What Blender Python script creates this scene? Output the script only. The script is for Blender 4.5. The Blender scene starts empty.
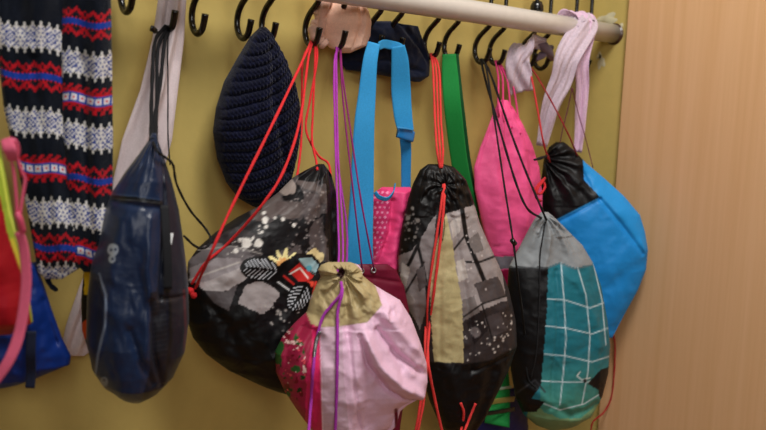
import bpy, math
import numpy as np
from mathutils import Vector, Matrix

# ------------------------------------------------------------------ camera
W, H, F = 766.0, 430.0, 850.0
def nrm(v): v = np.array(v, float); return v / np.linalg.norm(v)
u_c = nrm((988, 62, F))                      # wall direction in camera frame (right, up, forward)
dn = np.array((-286.0, -7104.0, F)); dn = nrm(dn - u_c * dn.dot(u_c))
up_c = -dn
n_c = np.cross(up_c, u_c)                    # direction into the wall or out of it
if n_c[2] < 0: n_c = -n_c                    # points away from the camera (into the wall)
# rows: world axes expressed in camera frame
R = np.stack([u_c, n_c, up_c])               # world = R @ camvec(right, up, forward)
CAM = np.array((0.0, 0.0, 1.25))
def ray(px, py):
    c = np.stack([np.asarray(px, float) - W / 2, H / 2 - np.asarray(py, float), np.full(np.shape(px), F)], -1)
    return c @ R.T
def project(P):
    c = (np.asarray(P, float) - CAM) @ R
    return W / 2 + F * c[..., 0] / c[..., 2], H / 2 - F * c[..., 1] / c[..., 2]
# distance of the wall: the fifth hook's stem stands 1.30 m deep
r5 = ray(319, 5); D = r5[1] / F * 1.30 + 0.055
def P(px, py, d):
    r = ray(px, py); return CAM + r * ((D - d) / r[..., 1])[..., None] if np.ndim(px) else CAM + r * ((D - d) / r[1])

scene = bpy.context.scene
cd = bpy.data.cameras.new('camera'); cam = bpy.data.objects.new('camera', cd); scene.collection.objects.link(cam)
cd.sensor_width = 36; cd.lens = 36 * F / W; cd.clip_start = 0.05
right = R @ np.array((1, 0, 0)); upv = R @ np.array((0, 1, 0)); fwd = R @ np.array((0, 0, 1))
if np.dot(np.cross(right, upv), -fwd) < 0: print('HANDEDNESS PROBLEM')
M4 = Matrix(((right[0], upv[0], -fwd[0], CAM[0]), (right[1], upv[1], -fwd[1], CAM[1]), (right[2], upv[2], -fwd[2], CAM[2]), (0, 0, 0, 1)))
cam.matrix_world = M4
cd.dof.use_dof = True; cd.dof.focus_distance = 1.33; cd.dof.aperture_fstop = 3.6
scene.camera = cam
scene.view_settings.view_transform = 'Standard'; scene.view_settings.look = 'None'
scene.view_settings.gamma = 1; scene.view_settings.use_curve_mapping = False
scene.view_settings.exposure = 0.17
# ------------------------------------------------------------------ light
wd = bpy.data.worlds.new('room_light'); scene.world = wd; wd.use_nodes = True
_nt = wd.node_tree; _tc = _nt.nodes.new('ShaderNodeTexCoord'); _sx = _nt.nodes.new('ShaderNodeSeparateXYZ'); _cr = _nt.nodes.new('ShaderNodeValToRGB')
_mr = _nt.nodes.new('ShaderNodeMapRange'); _mr.inputs[1].default_value = -1; _mr.inputs[2].default_value = 1
_e = _cr.color_ramp.elements; _e[0].position = .42; _e[0].color = (.42, .25, .11, 1); _e[1].position = .60; _e[1].color = (.90, .96, 1.06, 1)
_nt.links.new(_tc.outputs['Generated'], _sx.inputs[0]); _nt.links.new(_sx.outputs['Z'], _mr.inputs[0]); _nt.links.new(_mr.outputs[0], _cr.inputs[0])
_nt.links.new(_cr.outputs[0], _nt.nodes['Background'].inputs[0])
wd.node_tree.nodes['Background'].inputs[1].default_value = 0.095
def area(name, loc, target, size, power, color, sy=None):
    l = bpy.data.lights.new(name, 'AREA'); l.energy = power; l.size = size; l.color = color
    if sy: l.shape = 'RECTANGLE'; l.size_y = sy
    o = bpy.data.objects.new(name, l); scene.collection.objects.link(o); o.location = loc
    o.rotation_euler = (Vector(target) - Vector(loc)).to_track_quat('-Z', 'Y').to_euler(); return o
area('ceiling_lamp', (0.60, 0.20, 2.60), (1.1, 1.0, 1.0), 0.6, 24, (1.0, 0.97, 0.93))
wl = area('window_daylight', (-0.7, -1.5, 2.0), (1.5, 0.6, 1.25), 0.9, 16, (1.0, 0.97, 0.92))

# ------------------------------------------------------------------ helpers
COL = scene.collection
def lin(c):
    c = np.asarray(c, float) / 255.0
    return np.where(c <= 0.04045, c / 12.92, ((c + 0.055) / 1.055) ** 2.4)
def mat(name, rgb=None, rough=0.7, spec=0.3, sheen=0.0, bump=0.0, bscale=900.0, noise=0.0, metallic=0.0, weave=False, clear=0.0):
    m = bpy.data.materials.new(name); m.use_nodes = True; nt = m.node_tree; b = nt.nodes['Principled BSDF']
    b.inputs['Roughness'].default_value = rough; b.inputs['Specular IOR Level'].default_value = spec
    b.inputs['Metallic'].default_value = metallic
    b.inputs['Sheen Weight'].default_value = sheen; b.inputs['Sheen Roughness'].default_value = 0.5
    b.inputs['Coat Weight'].default_value = clear
    if rgb is None:
        a = nt.nodes.new('ShaderNodeAttribute'); a.attribute_name = 'Col'; src = a.outputs['Color']
    else:
        c = nt.nodes.new('ShaderNodeRGB'); c.outputs[0].default_value = (*lin(rgb), 1); src = c.outputs[0]
    tc = nt.nodes.new('ShaderNodeTexCoord')
    if noise:
        n = nt.nodes.new('ShaderNodeTexNoise'); n.inputs['Scale'].default_value = bscale * 0.35; n.inputs['Detail'].default_value = 4
        nt.links.new(tc.outputs['Object'], n.inputs['Vector'])
        mr = nt.nodes.new('ShaderNodeMapRange'); mr.inputs[1].default_value = 0.3; mr.inputs[2].default_value = 0.7
        mr.inputs[3].default_value = 1 - noise; mr.inputs[4].default_value = 1 + noise
        nt.links.new(n.outputs['Fac'], mr.inputs[0])
        mx = nt.nodes.new('ShaderNodeVectorMath'); mx.operation = 'SCALE'
        nt.links.new(src, mx.inputs[0]); nt.links.new(mr.outputs[0], mx.inputs['Scale']); src = mx.outputs[0]
    nt.links.new(src, b.inputs['Base Color'])
    if bump:
        n2 = nt.nodes.new('ShaderNodeTexNoise'); n2.inputs['Scale'].default_value = bscale; n2.inputs['Detail'].default_value = 3
        nt.links.new(tc.outputs['Object'], n2.inputs['Vector'])
        bp = nt.nodes.new('ShaderNodeBump'); bp.inputs['Strength'].default_value = bump; bp.inputs['Distance'].default_value = 0.001
        nt.links.new(n2.outputs['Fac'], bp.inputs['Height']); nt.links.new(bp.outputs[0], b.inputs['Normal'])
    return m
_mc = {}
def cmat(kind, rgb):
    k = (kind, tuple(rgb))
    if k not in _mc:
        if kind == 'cord': _mc[k] = mat('cord', rgb, 0.7, 0.2, 0.04, 0.5, 1500, 0.18)
        elif kind == 'web': _mc[k] = mat('webbing', rgb, 0.65, 0.25, 0.05, 0.4, 1200, 0.08)
        elif kind == 'plastic': _mc[k] = mat('plastic', rgb, 0.3, 0.5, 0, 0, 300)
        elif kind == 'metal': _mc[k] = mat('metal', rgb, 0.3, 0.5, 0, 0, 300, metallic=0.9)
        elif kind == 'cloth': _mc[k] = mat('cloth', rgb, 0.85, 0.15, 0.4, 0.4, 900, 0.08)
    return _mc[k]
NYLON = mat('nylon_fabric', None, 0.46, 0.28, 0.0, 0.12, 1600, 0.05)
SATIN = mat('satin_nylon', None, 0.36, 0.4, 0.05, 0.08, 1600, 0.03)
COTTON = mat('cotton_fabric', None, 0.85, 0.15, 0.15, 0.35, 1300, 0.07)
KNIT = mat('knitted_wool', None, 0.95, 0.08, 0.12, 0.7, 1400, 0.15)

def link(o, parent=None):
    COL.objects.link(o)
    if parent: o.parent = parent
    return o
def mesh(name, V, Fc, material, parent=None, col=None, smooth=True):
    V = np.asarray(V, np.float32)
    me = bpy.data.meshes.new(name)
    if isinstance(Fc, np.ndarray) and Fc.shape[1] == 4:
        n = len(Fc); me.vertices.add(len(V)); me.vertices.foreach_set('co', V.ravel())
        me.loops.add(4 * n); me.loops.foreach_set('vertex_index', Fc.astype(np.int32).ravel())
        me.polygons.add(n); me.polygons.foreach_set('loop_start', np.arange(0, 4 * n, 4, dtype=np.int32))
        me.polygons.foreach_set('loop_total', np.full(n, 4, np.int32))
        me.update(calc_edges=True)
    else:
        me.from_pydata([tuple(map(float, v)) for v in V], [], [list(map(int, f)) for f in Fc]); me.update()
    me.polygons.foreach_set('use_smooth', np.full(len(me.polygons), smooth))
    if col is not None:
        a = me.color_attributes.new('Col', 'FLOAT_COLOR', 'POINT')
        a.data.foreach_set('color', np.concatenate([col, np.ones((len(col), 1))], 1).astype(np.float32).ravel())
    me.materials.append(material); me.update()
    return link(bpy.data.objects.new(name, me), parent)
def thing(name, label, cat, loc, group=None):
    o = bpy.data.objects.new(name, None); o.location = tuple(map(float, loc)); o.empty_display_size = 0.02
    COL.objects.link(o); o['label'] = label; o['category'] = cat
    if group: o['group'] = group
    return o
def adopt(root):
    """children were built in world space: keep them there"""
    bpy.context.view_layer.update()
    inv = Matrix.Translation(-root.location)
    for c in [o for o in COL.objects if o.parent == root]:
        c.matrix_parent_inverse = inv
def tag(o, label, cat, group=None):
    o['label'] = label; o['category'] = cat
    if group: o['group'] = group
    return o
def interp(pts, y):
    p = np.array(sorted(pts, key=lambda a: a[1]), float); return np.interp(y, p[:, 1], p[:, 0])
def crom(pts, n=10):
    p = np.array(pts, float); p = np.vstack([2 * p[0] - p[1], p, 2 * p[-1] - p[-2]]); out = []
    for i in range(1, len(p) - 2):
        for k in range(n):
            t = k / n
            out.append(0.5 * ((2 * p[i]) + (-p[i-1] + p[i+1]) * t + (2*p[i-1] - 5*p[i] + 4*p[i+1] - p[i+2]) * t*t + (-p[i-1] + 3*p[i] - 3*p[i+1] + p[i+2]) * t**3))
    out.append(p[-2]); return np.array(out)
def vnoise(x, y, s, seed=0):
    x = np.asarray(x) / s + 100; y = np.asarray(y) / s + 100
    g = np.random.RandomState(seed).rand(256, 256)
    xi = np.floor(x).astype(int); yi = np.floor(y).astype(int); fx = x - xi; fy = y - yi
    fx = fx*fx*(3-2*fx); fy = fy*fy*(3-2*fy)
    a = g[xi % 256, yi % 256]; b = g[(xi+1) % 256, yi % 256]; c = g[xi % 256, (yi+1) % 256]; d = g[(xi+1) % 256, (yi+1) % 256]
    return (a*(1-fx)+b*fx)*(1-fy) + (c*(1-fx)+d*fx)*fy
def fbm(x, y, s, seed=0):
    return (vnoise(x, y, s, seed) + .5 * vnoise(x, y, s/2, seed+1) + .25 * vnoise(x, y, s/4, seed+2)) / 1.75 - .5
def wrk(x, y, s, seed=0, dx=1.0, dy=1.0, rot=0.0, warp=.8):
    a = math.radians(rot); u = (x*math.cos(a) + y*math.sin(a)) * dx; v = (-x*math.sin(a) + y*math.cos(a)) * dy
    w = fbm(x, y, s*1.6, seed+50) * s * warp * 2
    n = vnoise(u + w, v - w, s, seed) - .5; m = vnoise(u - w, v + w, s*.55, seed+3) - .5
    return (.5 - np.sqrt(n*n + .0008)*2.2) + .45 * (.5 - np.sqrt(m*m + .0015)*2.2)
def dline(x, y, pts):
    d = np.full(np.shape(x), 1e9)
    for (x0, y0), (x1, y1) in zip(pts[:-1], pts[1:]):
        vx, vy = x1 - x0, y1 - y0; L = vx*vx + vy*vy + 1e-9
        t = np.clip(((x-x0)*vx + (y-y0)*vy) / L, 0, 1)
        d = np.minimum(d, np.hypot(x - x0 - t*vx, y - y0 - t*vy))
    return d
def ridge(x, y, pts, w, a):      # positive: raised fold, negative: crease
    return a * np.exp(-(dline(x, y, pts) / w) ** 2)
def inpoly(x, y, pts):
    r = np.zeros(np.shape(x), bool); n = len(pts)
    for i in range(n):
        x0, y0 = pts[i]; x1, y1 = pts[(i+1) % n]
        if y0 == y1: continue
        c = ((y0 > y) != (y1 > y)) & (x < (x1-x0) * (y-y0) / (y1-y0) + x0)
        r ^= c
    return r
class Paint:
    def __init__(s, x, y, base): s.x, s.y = x, y; s.c = np.tile(lin(base), (len(x), 1))
    def mask(s, m, rgb, k=1.0): 
        w = (np.asarray(m, float) * k)[:, None]; s.c = s.c * (1 - w) + lin(rgb) * w
    def poly(s, pts, rgb, wob=0.0, seed=3, k=1.0):
        x, y = s.x, s.y
        if wob: x = x + wob * fbm(x, y, 5, seed) * 2; y = y + wob * fbm(x, y, 5, seed + 9) * 2
        s.mask(inpoly(x, y, pts), rgb, k)
    def line(s, pts, w, rgb, k=1.0): s.mask(np.clip((w/2 + .5 - dline(s.x, s.y, pts)), 0, 1), rgb, k)
    def blob(s, cx, cy, r, rgb, ry=None, wob=.35, seed=1, k=1.0):
        ry = ry or r; d = np.hypot((s.x-cx)/r, (s.y-cy)/ry) + wob * 2 * fbm(s.x, s.y, r*.9 + .5, seed)
        s.mask(np.clip((1 - d) * r + .5, 0, 1), rgb, k)
    def specks(s, region, n, r, rgb, seed=5):
        g = np.random.RandomState(seed); xs = [p[0] for p in region]; ys = [p[1] for p in region]
        for i in range(n):
            cx, cy = g.uniform(min(xs), max(xs)), g.uniform(min(ys), max(ys)); q = r * g.uniform(.4, 1.3)
            if inpoly(np.array([cx]), np.array([cy]), region)[0]:
                near = (abs(s.x-cx) < q*3) & (abs(s.y-cy) < q*3)
                w = np.zeros(len(s.x)); w[near] = np.clip((q - np.hypot(s.x[near]-cx, s.y[near]-cy)) + .5, 0, 1); s.mask(w, rgb)

class Body:
    """stuffed cloth body: outline in photo pixels stood on an upright plane at distance d from the wall,
    turned 'ang' degrees out of the wall plane, with real front and back bulge"""
    def __init__(s, left, right, anchor, d, ang=26, thick=((0, .05),), back=0.8, res=1.0, q=2.0, flat=0.55):
        s.A = P(anchor[0], anchor[1], d); a = math.radians(ang)
        s.rt = np.array((math.cos(a), -math.sin(a), 0)); s.n = np.array((-math.sin(a), -math.cos(a), 0))
        y0 = min(p[1] for p in left); y1 = max(p[1] for p in left)
        nr = int((y1 - y0) * res) + 3
        t = np.linspace(0, 1, nr); 
        ys = y0 + (y1 - y0) * (t * .75 + .25 * (1 - np.cos(np.pi * t)) / 2)
        wmax = max(interp(right, yy) - interp(left, yy) for yy in ys)
        nc = int(wmax * res) + 4
        th = np.linspace(0, 1, nc); sgrid = -np.cos(np.pi * th) * .35 + (2 * th - 1) * .65
        S, Y = np.meshgrid(sgrid, ys); T = np.broadcast_to(t[:, None], S.shape)
        L = interp(left, Y); Rr = interp(right, Y)
        X = (L + Rr) / 2 + S * (Rr - L) / 2
        s.S, s.X, s.Y, s.T = S, X, Y, T
        tp = np.array(thick, float); TH = np.interp(Y, tp[:, 0], tp[:, 1])
        prof = np.clip(1 - np.abs(S) ** q, 0, 1) ** flat
        capt = np.clip(T / .04, 0, 1) ** .5 * np.clip((1 - T) / .10, 0, 1) ** .5
        s.h = TH * prof * capt; s.back = back; s.edge = np.clip((1 - np.abs(S)) * 8, 0, 1) * np.clip((1-T) * 20, 0, 1) * np.clip(T * 20, 0, 1)
    def plane(s, X, Y):
        r = ray(X, Y); k = ((s.A - CAM) @ s.n) / (r @ s.n); return CAM + r * k[..., None]
    def build(s, name, material, parent, color, relief=None, brelief=None, keepedge=True):
        base = s.plane(s.X, s.Y); hf = s.h.copy(); hb = s.h * s.back
        if relief is not None:
            e = s.edge if keepedge else 1
            hf = hf + relief(s.X, s.Y, s.S, s.T) * e
        hf = np.maximum(hf, -hb * .7 + .0002 )
        Ff = base + s.n * hf[..., None]; Bk = base - s.n * hb[..., None]
        nr, nc = s.X.shape
        px, py = project(Ff); s.pf = Ff; s.px, s.py = px, py
        cf = color(px.ravel(), py.ravel(), s.S.ravel(), s.T.ravel())
        bpx, bpy_ = s.X.ravel(), s.Y.ravel()
        cb = color(bpx, bpy_, s.S.ravel(), s.T.ravel())
        cf = np.clip(1.22 * cf ** 1.16, 0, .92); cb = np.clip(1.22 * cb ** 1.16, 0, .92)
        idx = np.arange(nr * nc).reshape(nr, nc); jdx = idx + nr * nc
        q = np.stack([idx[:-1, :-1], idx[1:, :-1], idx[1:, 1:], idx[:-1, 1:]], -1).reshape(-1, 4)
        q2 = np.stack([jdx[:-1, :-1], jdx[:-1, 1:], jdx[1:, 1:], jdx[1:, :-1]], -1).reshape(-1, 4)
        def strip(a, b): # a,b index arrays front/back along the border
            return np.stack([a[:-1], a[1:], b[1:], b[:-1]], -1)
        st = [strip(idx[0], jdx[0]), strip(idx[::-1, 0], jdx[::-1, 0]), strip(idx[:, -1], jdx[:, -1]), strip(idx[-1, ::-1], jdx[-1, ::-1])]
        Fa = np.concatenate([q, q2] + st)
        Fa = Fa[:, ::-1]
        V = np.concatenate([Ff.reshape(-1, 3), Bk.reshape(-1, 3)])
        o = mesh(name, V, Fa, material, parent, np.concatenate([cf, cb]))
        s.obj = o; return o
    def on(s, px, py, off=0.003):
        """point on the front surface seen at a photo pixel, lifted off by 'off'"""
        i = np.argmin((s.px - px) ** 2 + (s.py - py) ** 2); return s.pf.reshape(-1, 3)[i] + s.n * off
def tube(name, pts, r, material, parent=None, sides=10, smooth=8, closed_ends=True, twist=0.0):
    c = crom(pts, smooth) if smooth > 1 else np.array(pts, float)
    if np.ndim(r) == 0: rr = np.full(len(c), r, float)
    else: rr = np.interp(np.linspace(0, 1, len(c)), np.linspace(0, 1, len(r)), r)
    V = []; tan = np.gradient(c, axis=0); tan /= np.linalg.norm(tan, axis=1)[:, None] + 1e-12
    ref = np.array((0.31, 0.87, 0.12)); 
    nn = np.cross(tan[0], ref); nn /= np.linalg.norm(nn)
    for i in range(len(c)):
        nn = nn - tan[i] * nn.dot(tan[i]); nn /= np.linalg.norm(nn) + 1e-12; bb = np.cross(tan[i], nn)
        for k in range(sides):
            a = 2 * math.pi * k / sides
            q = rr[i] * (1 + (twist * math.sin(2 * a + i * 1.3) if twist else 0)); V.append(c[i] + q * (math.cos(a) * nn + math.sin(a) * bb))
    Fc = [[i*sides+k, i*sides+(k+1) % sides, (i+1)*sides+(k+1) % sides, (i+1)*sides+k] for i in range(len(c)-1) for k in range(sides)]
    Fc.append(list(range(sides))[::-1]); Fc.append([(len(c)-1)*sides + k for k in range(sides)])
    return mesh(name, V, Fc, material, parent)
def cord(name, pts, r, rgb, parent, smooth=8): return tube(name, pts, r, cmat('cord', rgb), parent, 8, smooth, twist=0.12)
def ribbon(name, pts, widths, th, material, parent, side=None, smooth=8, relief=None, nc=12):
    """flat strap along pts; side = width direction (world)"""
    c = crom(pts, smooth); w = np.interp(np.linspace(0, 1, len(c)), np.linspace(0, 1, len(widths)), widths)
    tan = np.gradient(c, axis=0); tan /= np.linalg.norm(tan, axis=1)[:, None]
    if np.ndim(side) == 1: side = [side]
    sd = np.array(side, float); sd = np.stack([np.interp(np.linspace(0, 1, len(c)), np.linspace(0, 1, len(sd)), sd[:, k]) for k in range(3)], 1)
    sd -= tan * (sd * tan).sum(1)[:, None]; sd /= np.linalg.norm(sd, axis=1)[:, None]; nn = np.cross(sd, tan)
    V = []; ss = np.linspace(-1, 1, nc)
    for i in range(len(c)):
        for sgn in (1, -1):
            for s_ in (ss if sgn == 1 else ss[::-1]):
                z = relief(s_, i / len(c)) if relief else 0
                V.append(c[i] + sd[i] * s_ * w[i] / 2 + nn[i] * (sgn * th / 2 * (1 - .5 * s_**6) + z))
    m = 2 * nc
    Fc = [[i*m+k, i*m+(k+1) % m, (i+1)*m+(k+1) % m, (i+1)*m+k] for i in range(len(c)-1) for k in range(m)]
    Fc.append(list(range(m))[::-1]); Fc.append([(len(c)-1)*m + k for k in range(m)])
    return mesh(name, V, Fc, material, parent)
def box(name, lo, hi, material, parent=None, bevel=0.0):
    x0, y0, z0 = lo; x1, y1, z1 = hi
    V = [(x0,y0,z0),(x1,y0,z0),(x1,y1,z0),(x0,y1,z0),(x0,y0,z1),(x1,y0,z1),(x1,y1,z1),(x0,y1,z1)]
    o = mesh(name, V, [(3,2,1,0),(4,5,6,7),(0,1,5,4),(1,2,6,5),(2,3,7,6),(3,0,4,7)], material, parent, smooth=False)
    if bevel:
        m = o.modifiers.new('bevel', 'BEVEL'); m.width = bevel; m.segments = 3
    return o
def torus(name, center, axis, R0, r0, material, parent, n=28, m=10, sq=1.0):
    a = nrm(axis); t = nrm(np.cross(a, (0.1, 0.2, 1))); b = np.cross(a, t); V = []
    for i in range(n):
        an = 2*math.pi*i/n; e = t*math.cos(an) + b*math.sin(an)*sq
        for k in range(m):
            q = 2*math.pi*k/m; V.append(center + e*(R0 + r0*math.cos(q)) + a*r0*math.sin(q))
    Fc = [[i*m+k, ((i+1) % n)*m+k, ((i+1) % n)*m+(k+1) % m, i*m+(k+1) % m] for i in range(n) for k in range(m)]
    return mesh(name, V, Fc, material, parent)
def struct(o): o['kind'] = 'structure'; return o

# ------------------------------------------------------------------ the room
WALL = mat('yellow_painted_wall', (194, 172, 101), 0.42, 0.4, 0, 0.25, 130, 0.03)
TUBE_D, TUBE_R, STEM_D = 0.088, 0.0192, 0.055
pe = P(613, 34, TUBE_D); UC = pe[0]                       # where the rail meets the side wall
r_ = ray(626, 40); UP = UC - 0.012; DP = D - (CAM + r_ * (UP / r_[0]))[1]   # cupboard's back edge offset
print('D', D, 'UC', UC, 'DP', DP, 'corner px', project(np.array((UC, D, 1.3))))
struct(box('wall_back', (-1.6, D, 0), (UC + 1.3, D + .1, 2.6), WALL))
struct(box('wall_right', (UC, D - DP + .004, 0), (UC + 1.3, D, 2.6), WALL))
struct(box('wall_far_right', (UC + 1.2, -1.8, 0), (UC + 1.3, D - DP, 2.6), WALL))
FL = mat('brown_linoleum', (150, 104, 58), 0.5, 0.4, 0, 0.1, 60, 0.08)
struct(box('floor', (-1.6, -1.8, -.05), (UC + 1.3, D + .1, 0), FL))
struct(box('baseboard_back', (-1.6, D - .012, 0), (UC, D, .07), mat('wood_baseboard', (150, 110, 70), .5)))
# white plaster patches round the rail end (dried filler on the paint)
PL = mat('white_plaster', (198, 190, 158), .9, .1, 0, .5, 300, .06)
def patch(cx, cy, rx, ry, seed, cut=None):
    g = np.random.RandomState(seed); r0 = ray(cx, cy); c = CAM + r0 * ((UC - .0002) / r0[0]); n = 26; V = []
    for ring, (k, th) in enumerate(((1.0, 0.0), (.9, .0005))):
        for i in range(n):
            a = 2*math.pi*i/n; w = 1 + .28*math.sin(3*a+seed) + .18*math.sin(5*a+2*seed)
            V.append((UC - .0001 - th, c[1] + rx*w*k*math.cos(a), c[2] + ry*w*k*math.sin(a)))
    Fc = [[i, (i+1) % n, n+(i+1) % n, n+i] for i in range(n)] + [[n+i for i in range(n)]]
    o = mesh('plaster_patch', V, Fc, PL, bpy.data.objects['wall_right']); o['kind'] = 'structure'; o['label'] = 'white dried plaster patch'
patch(607, 19, .026, .010, 2); patch(601, 62, .009, .014, 4); patch(618, 30, .010, .014, 7); patch(599, 56, .006, .007, 9)

# cupboard, light beech, its side facing us
WOOD = mat('beech_veneer', (216, 166, 122), .42, .3, 0, 0, 100)
nt = WOOD.node_tree; b = nt.nodes['Principled BSDF']; tc = nt.nodes.new('ShaderNodeTexCoord'); mp = nt.nodes.new('ShaderNodeMapping')
mp.inputs['Scale'].default_value = (22, 22, .5); nz = nt.nodes.new('ShaderNodeTexNoise'); nz.inputs['Scale'].default_value = 3.2; nz.inputs['Detail'].default_value = 6; nz.inputs['Roughness'].default_value = .6
cr = nt.nodes.new('ShaderNodeValToRGB'); e = cr.color_ramp.elements
e[0].position = .32; e[0].color = (*lin((213, 167, 121)), 1); e[1].position = .68; e[1].color = (*lin((222, 178, 135)), 1)
nt.links.new(tc.outputs['Object'], mp.inputs[0]); nt.links.new(mp.outputs[0], nz.inputs['Vector']); nt.links.new(nz.outputs['Fac'], cr.inputs[0]); nt.links.new(cr.outputs[0], b.inputs['Base Color'])
cb = thing('cupboard', 'tall light beech cupboard with plain side at the right of the bags', 'cupboard', (UP + .3, D - DP - .3, 0))
yb = D - DP
box('side_panel', (UP, yb - .9, .0), (UP + .018, yb, 2.1), WOOD, cb, .0012)
box('side_panel', (UP + .78, yb - .9, .0), (UP + .798, yb, 2.1), WOOD, cb, .0012)
box('back_panel', (UP + .018, yb - .012, .05), (UP + .78, yb - .002, 2.1), WOOD, cb)
box('top_panel', (UP + .018, yb - .9, 2.082), (UP + .78, yb - .012, 2.1), WOOD, cb)
box('plinth', (UP + .018, yb - .88, 0), (UP + .78, yb - .86, .07), WOOD, cb)
for i in range(2):
    dr = box('door', (UP + .004 + i * .396, yb - .92, .07), (UP + .396 + i * .396, yb - .901, 2.095), WOOD, cb, .0012)
    xk = UP + .396 + (-.04 if i == 0 else .04)
    hk = tube('handle', [(xk, yb - .92, 1.0), (xk, yb - .945, 1.01), (xk, yb - .945, 1.12), (xk, yb - .92, 1.13)], .005, cmat('metal', (180, 180, 180)), dr)
adopt(cb)

# ------------------------------------------------------------------ the rail and the hooks
RAIL = mat('painted_metal_tube', (208, 202, 194), .33, .5, 0, .05, 200, .03, clear=.15)
zt = P(480, 13.5, TUBE_D)[2]; zt2 = P(600, 33, TUBE_D)[2]; print('tube z', zt, zt2)
zt = (zt + zt2) / 2 + .0020
yt = D - TUBE_D
rl = thing('clothes_rail', 'long round off-white metal tube running in front of the hooks into the side wall', 'rail', (0.5, yt, zt))
tube('rail_tube', [(-1.6, yt, zt), (-.5, yt, zt), (0.4, yt, zt), (UC + .02, yt, zt)], TUBE_R, RAIL, rl, 40, 4)
tube('wall_socket', [(UC - .0015, yt - .003, zt - .001), (UC + .01, yt - .003, zt - .001)], TUBE_R + .0025, cmat('plastic', (70, 45, 30)), rl, 36, 1)
adopt(rl)
HB = P(311, 43, .042)[2]; HB2 = P(480, 62, .042)[2]; HB3 = P(241, 37, .042)[2]; print('hook bottoms z', HB, HB2, HB3)
HZ = (HB + HB2) / 2
BLACK = mat('black_enamel', (14, 13, 13), .22, .6, 0, 0)
rs = thing('hook_board', 'dark hook board fixed high on the yellow wall', 'board', (0.6, D - .03, HZ + .16))
box('board', (-1.5, D - .066, HZ + .30), (UC - .03, D, HZ + .345), mat('dark_board', (60, 45, 35), .5), rs, .003); adopt(rs)
HOOKLAB = {
 'a': 'black curved metal hook holding the black cords of the navy bag',
 'b': 'empty black hook right of the white cloth',
 'c': 'empty black curved hook left of the knitted beanie',
 'd': 'black curved hook the dark knitted beanie hangs from',
 'e': 'black curved hook holding the red cords of the truck bag',
 'f': 'black curved hook holding the purple cords in front of the peach bonnet',
 'g': 'black hook at the left end of the light blue strap loop',
 'h': 'black hook at the right end of the light blue strap loop',
 'i': 'black curved hook holding the red cords right of the navy cap',
 'j': 'black curved hook with the green strap hung on it',
 'k': 'black curved hook holding the black cords of the teal bag',
 'l': 'black curved hook holding the pink cords of the hot pink bag',
 'm': 'black hook with a round collar holding the dark red cords',
 'n': 'black hook with its stem beside the collared hook, behind the lilac scarf',
 'o': 'black hook stem just right of the lilac scarf loop above the rail',
 'p': 'rightmost black hook, its stem nearest the side wall',
 'q': 'black hook end peeping in at the top edge right of the patterned scarf'}
_hp = None; HK = {}
def hook(key, px, collar=0, dz=0.0):
    global _hp
    y = D - STEM_D; x = P(px, 5, STEM_D)[0]
    pr = [(.0, .305), (0, .2), (0, .1), (0, .068), (-.010, .057), (-.024, .046), (-.033, .032), (-.034, .016), (-.027, .003), (-.016, -.002), (-.005, .003), (.000, .012), (.004, .024)]
    t = thing('coat_hook', HOOKLAB[key], 'hook', (x, y, HZ + dz), 'black coat hooks')
    if _hp is None:
        _hp = tube('hook_wire', [(0, -a, z) for a, z in pr], [.0038]*3 + [.0046]*9 + [.005], BLACK, t, 14, 6)
    else:
        c = _hp.copy(); COL.objects.link(c); c.parent = t
    if collar:
        V = []; n = 20
        prof = [(.004, .016), (.009, .014), (.0125, .006), (.013, -.002), (.009, -.009), (.004, -.011)]
        for r, z in prof:
            for i in range(n): a = 2*math.pi*i/n; V.append((r*math.cos(a), r*math.sin(a), collar + z))
        mesh('collar', V, [[j*n+i, j*n+(i+1) % n, (j+1)*n+(i+1) % n, (j+1)*n+i] for j in range(5) for i in range(n)], BLACK, t)
    HK[key] = (x, y, HZ); return t
for k, px in zip('abcdefghijklmnop', (174, 204, 250, 275, 319, 345, 382, 403, 440, 460, 491, 506, 537, 551, 577, 592)):
    hook(k, px, .108 if k == 'm' else 0)
hook('q', 132, .0, .019)
for k in 'efkm':
    x, y, z = HK[k]; print(k, 'bottom px', project(np.array((x, y + .010, z))))
def hb(key, dx=0.0, lift=.0055):           # resting point in the bowl of a hook
    x, y, z = HK[key]; return np.array((x + dx, y + .015, z + lift - .001))

FINE = True
RS = 1.0
# ------------------------------------------------------------------ pleats
def pleats(n, amp, y0, y1, seed=0, phase=0.0):
    g = np.random.RandomState(seed); ph = g.rand(3) * 6
    def f(x, y, s, t):
        k = np.clip((y1 - y) / (y1 - y0), 0, 1) ** 1.2 * np.clip((y - y0) / 4 + .3, 0, 1)
        w = s + .05 * np.sin(3 * s + ph[0]) + .03 * np.sin(9 * s + ph[1]) + .10 * fbm(s * 40, y, 16, seed + 200) + .14 * fbm(s * 18, y, 30, seed + 210)
        return amp * k * (.75 + 1.3 * fbm(s * 30, y * .6, 12, seed + 220)) * (np.abs(np.sin(w * n + phase)) * 1.2 - .7 + .4 * np.sin(w * n * .37 + ph[2]))
    return f

exec_sections = []
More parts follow.
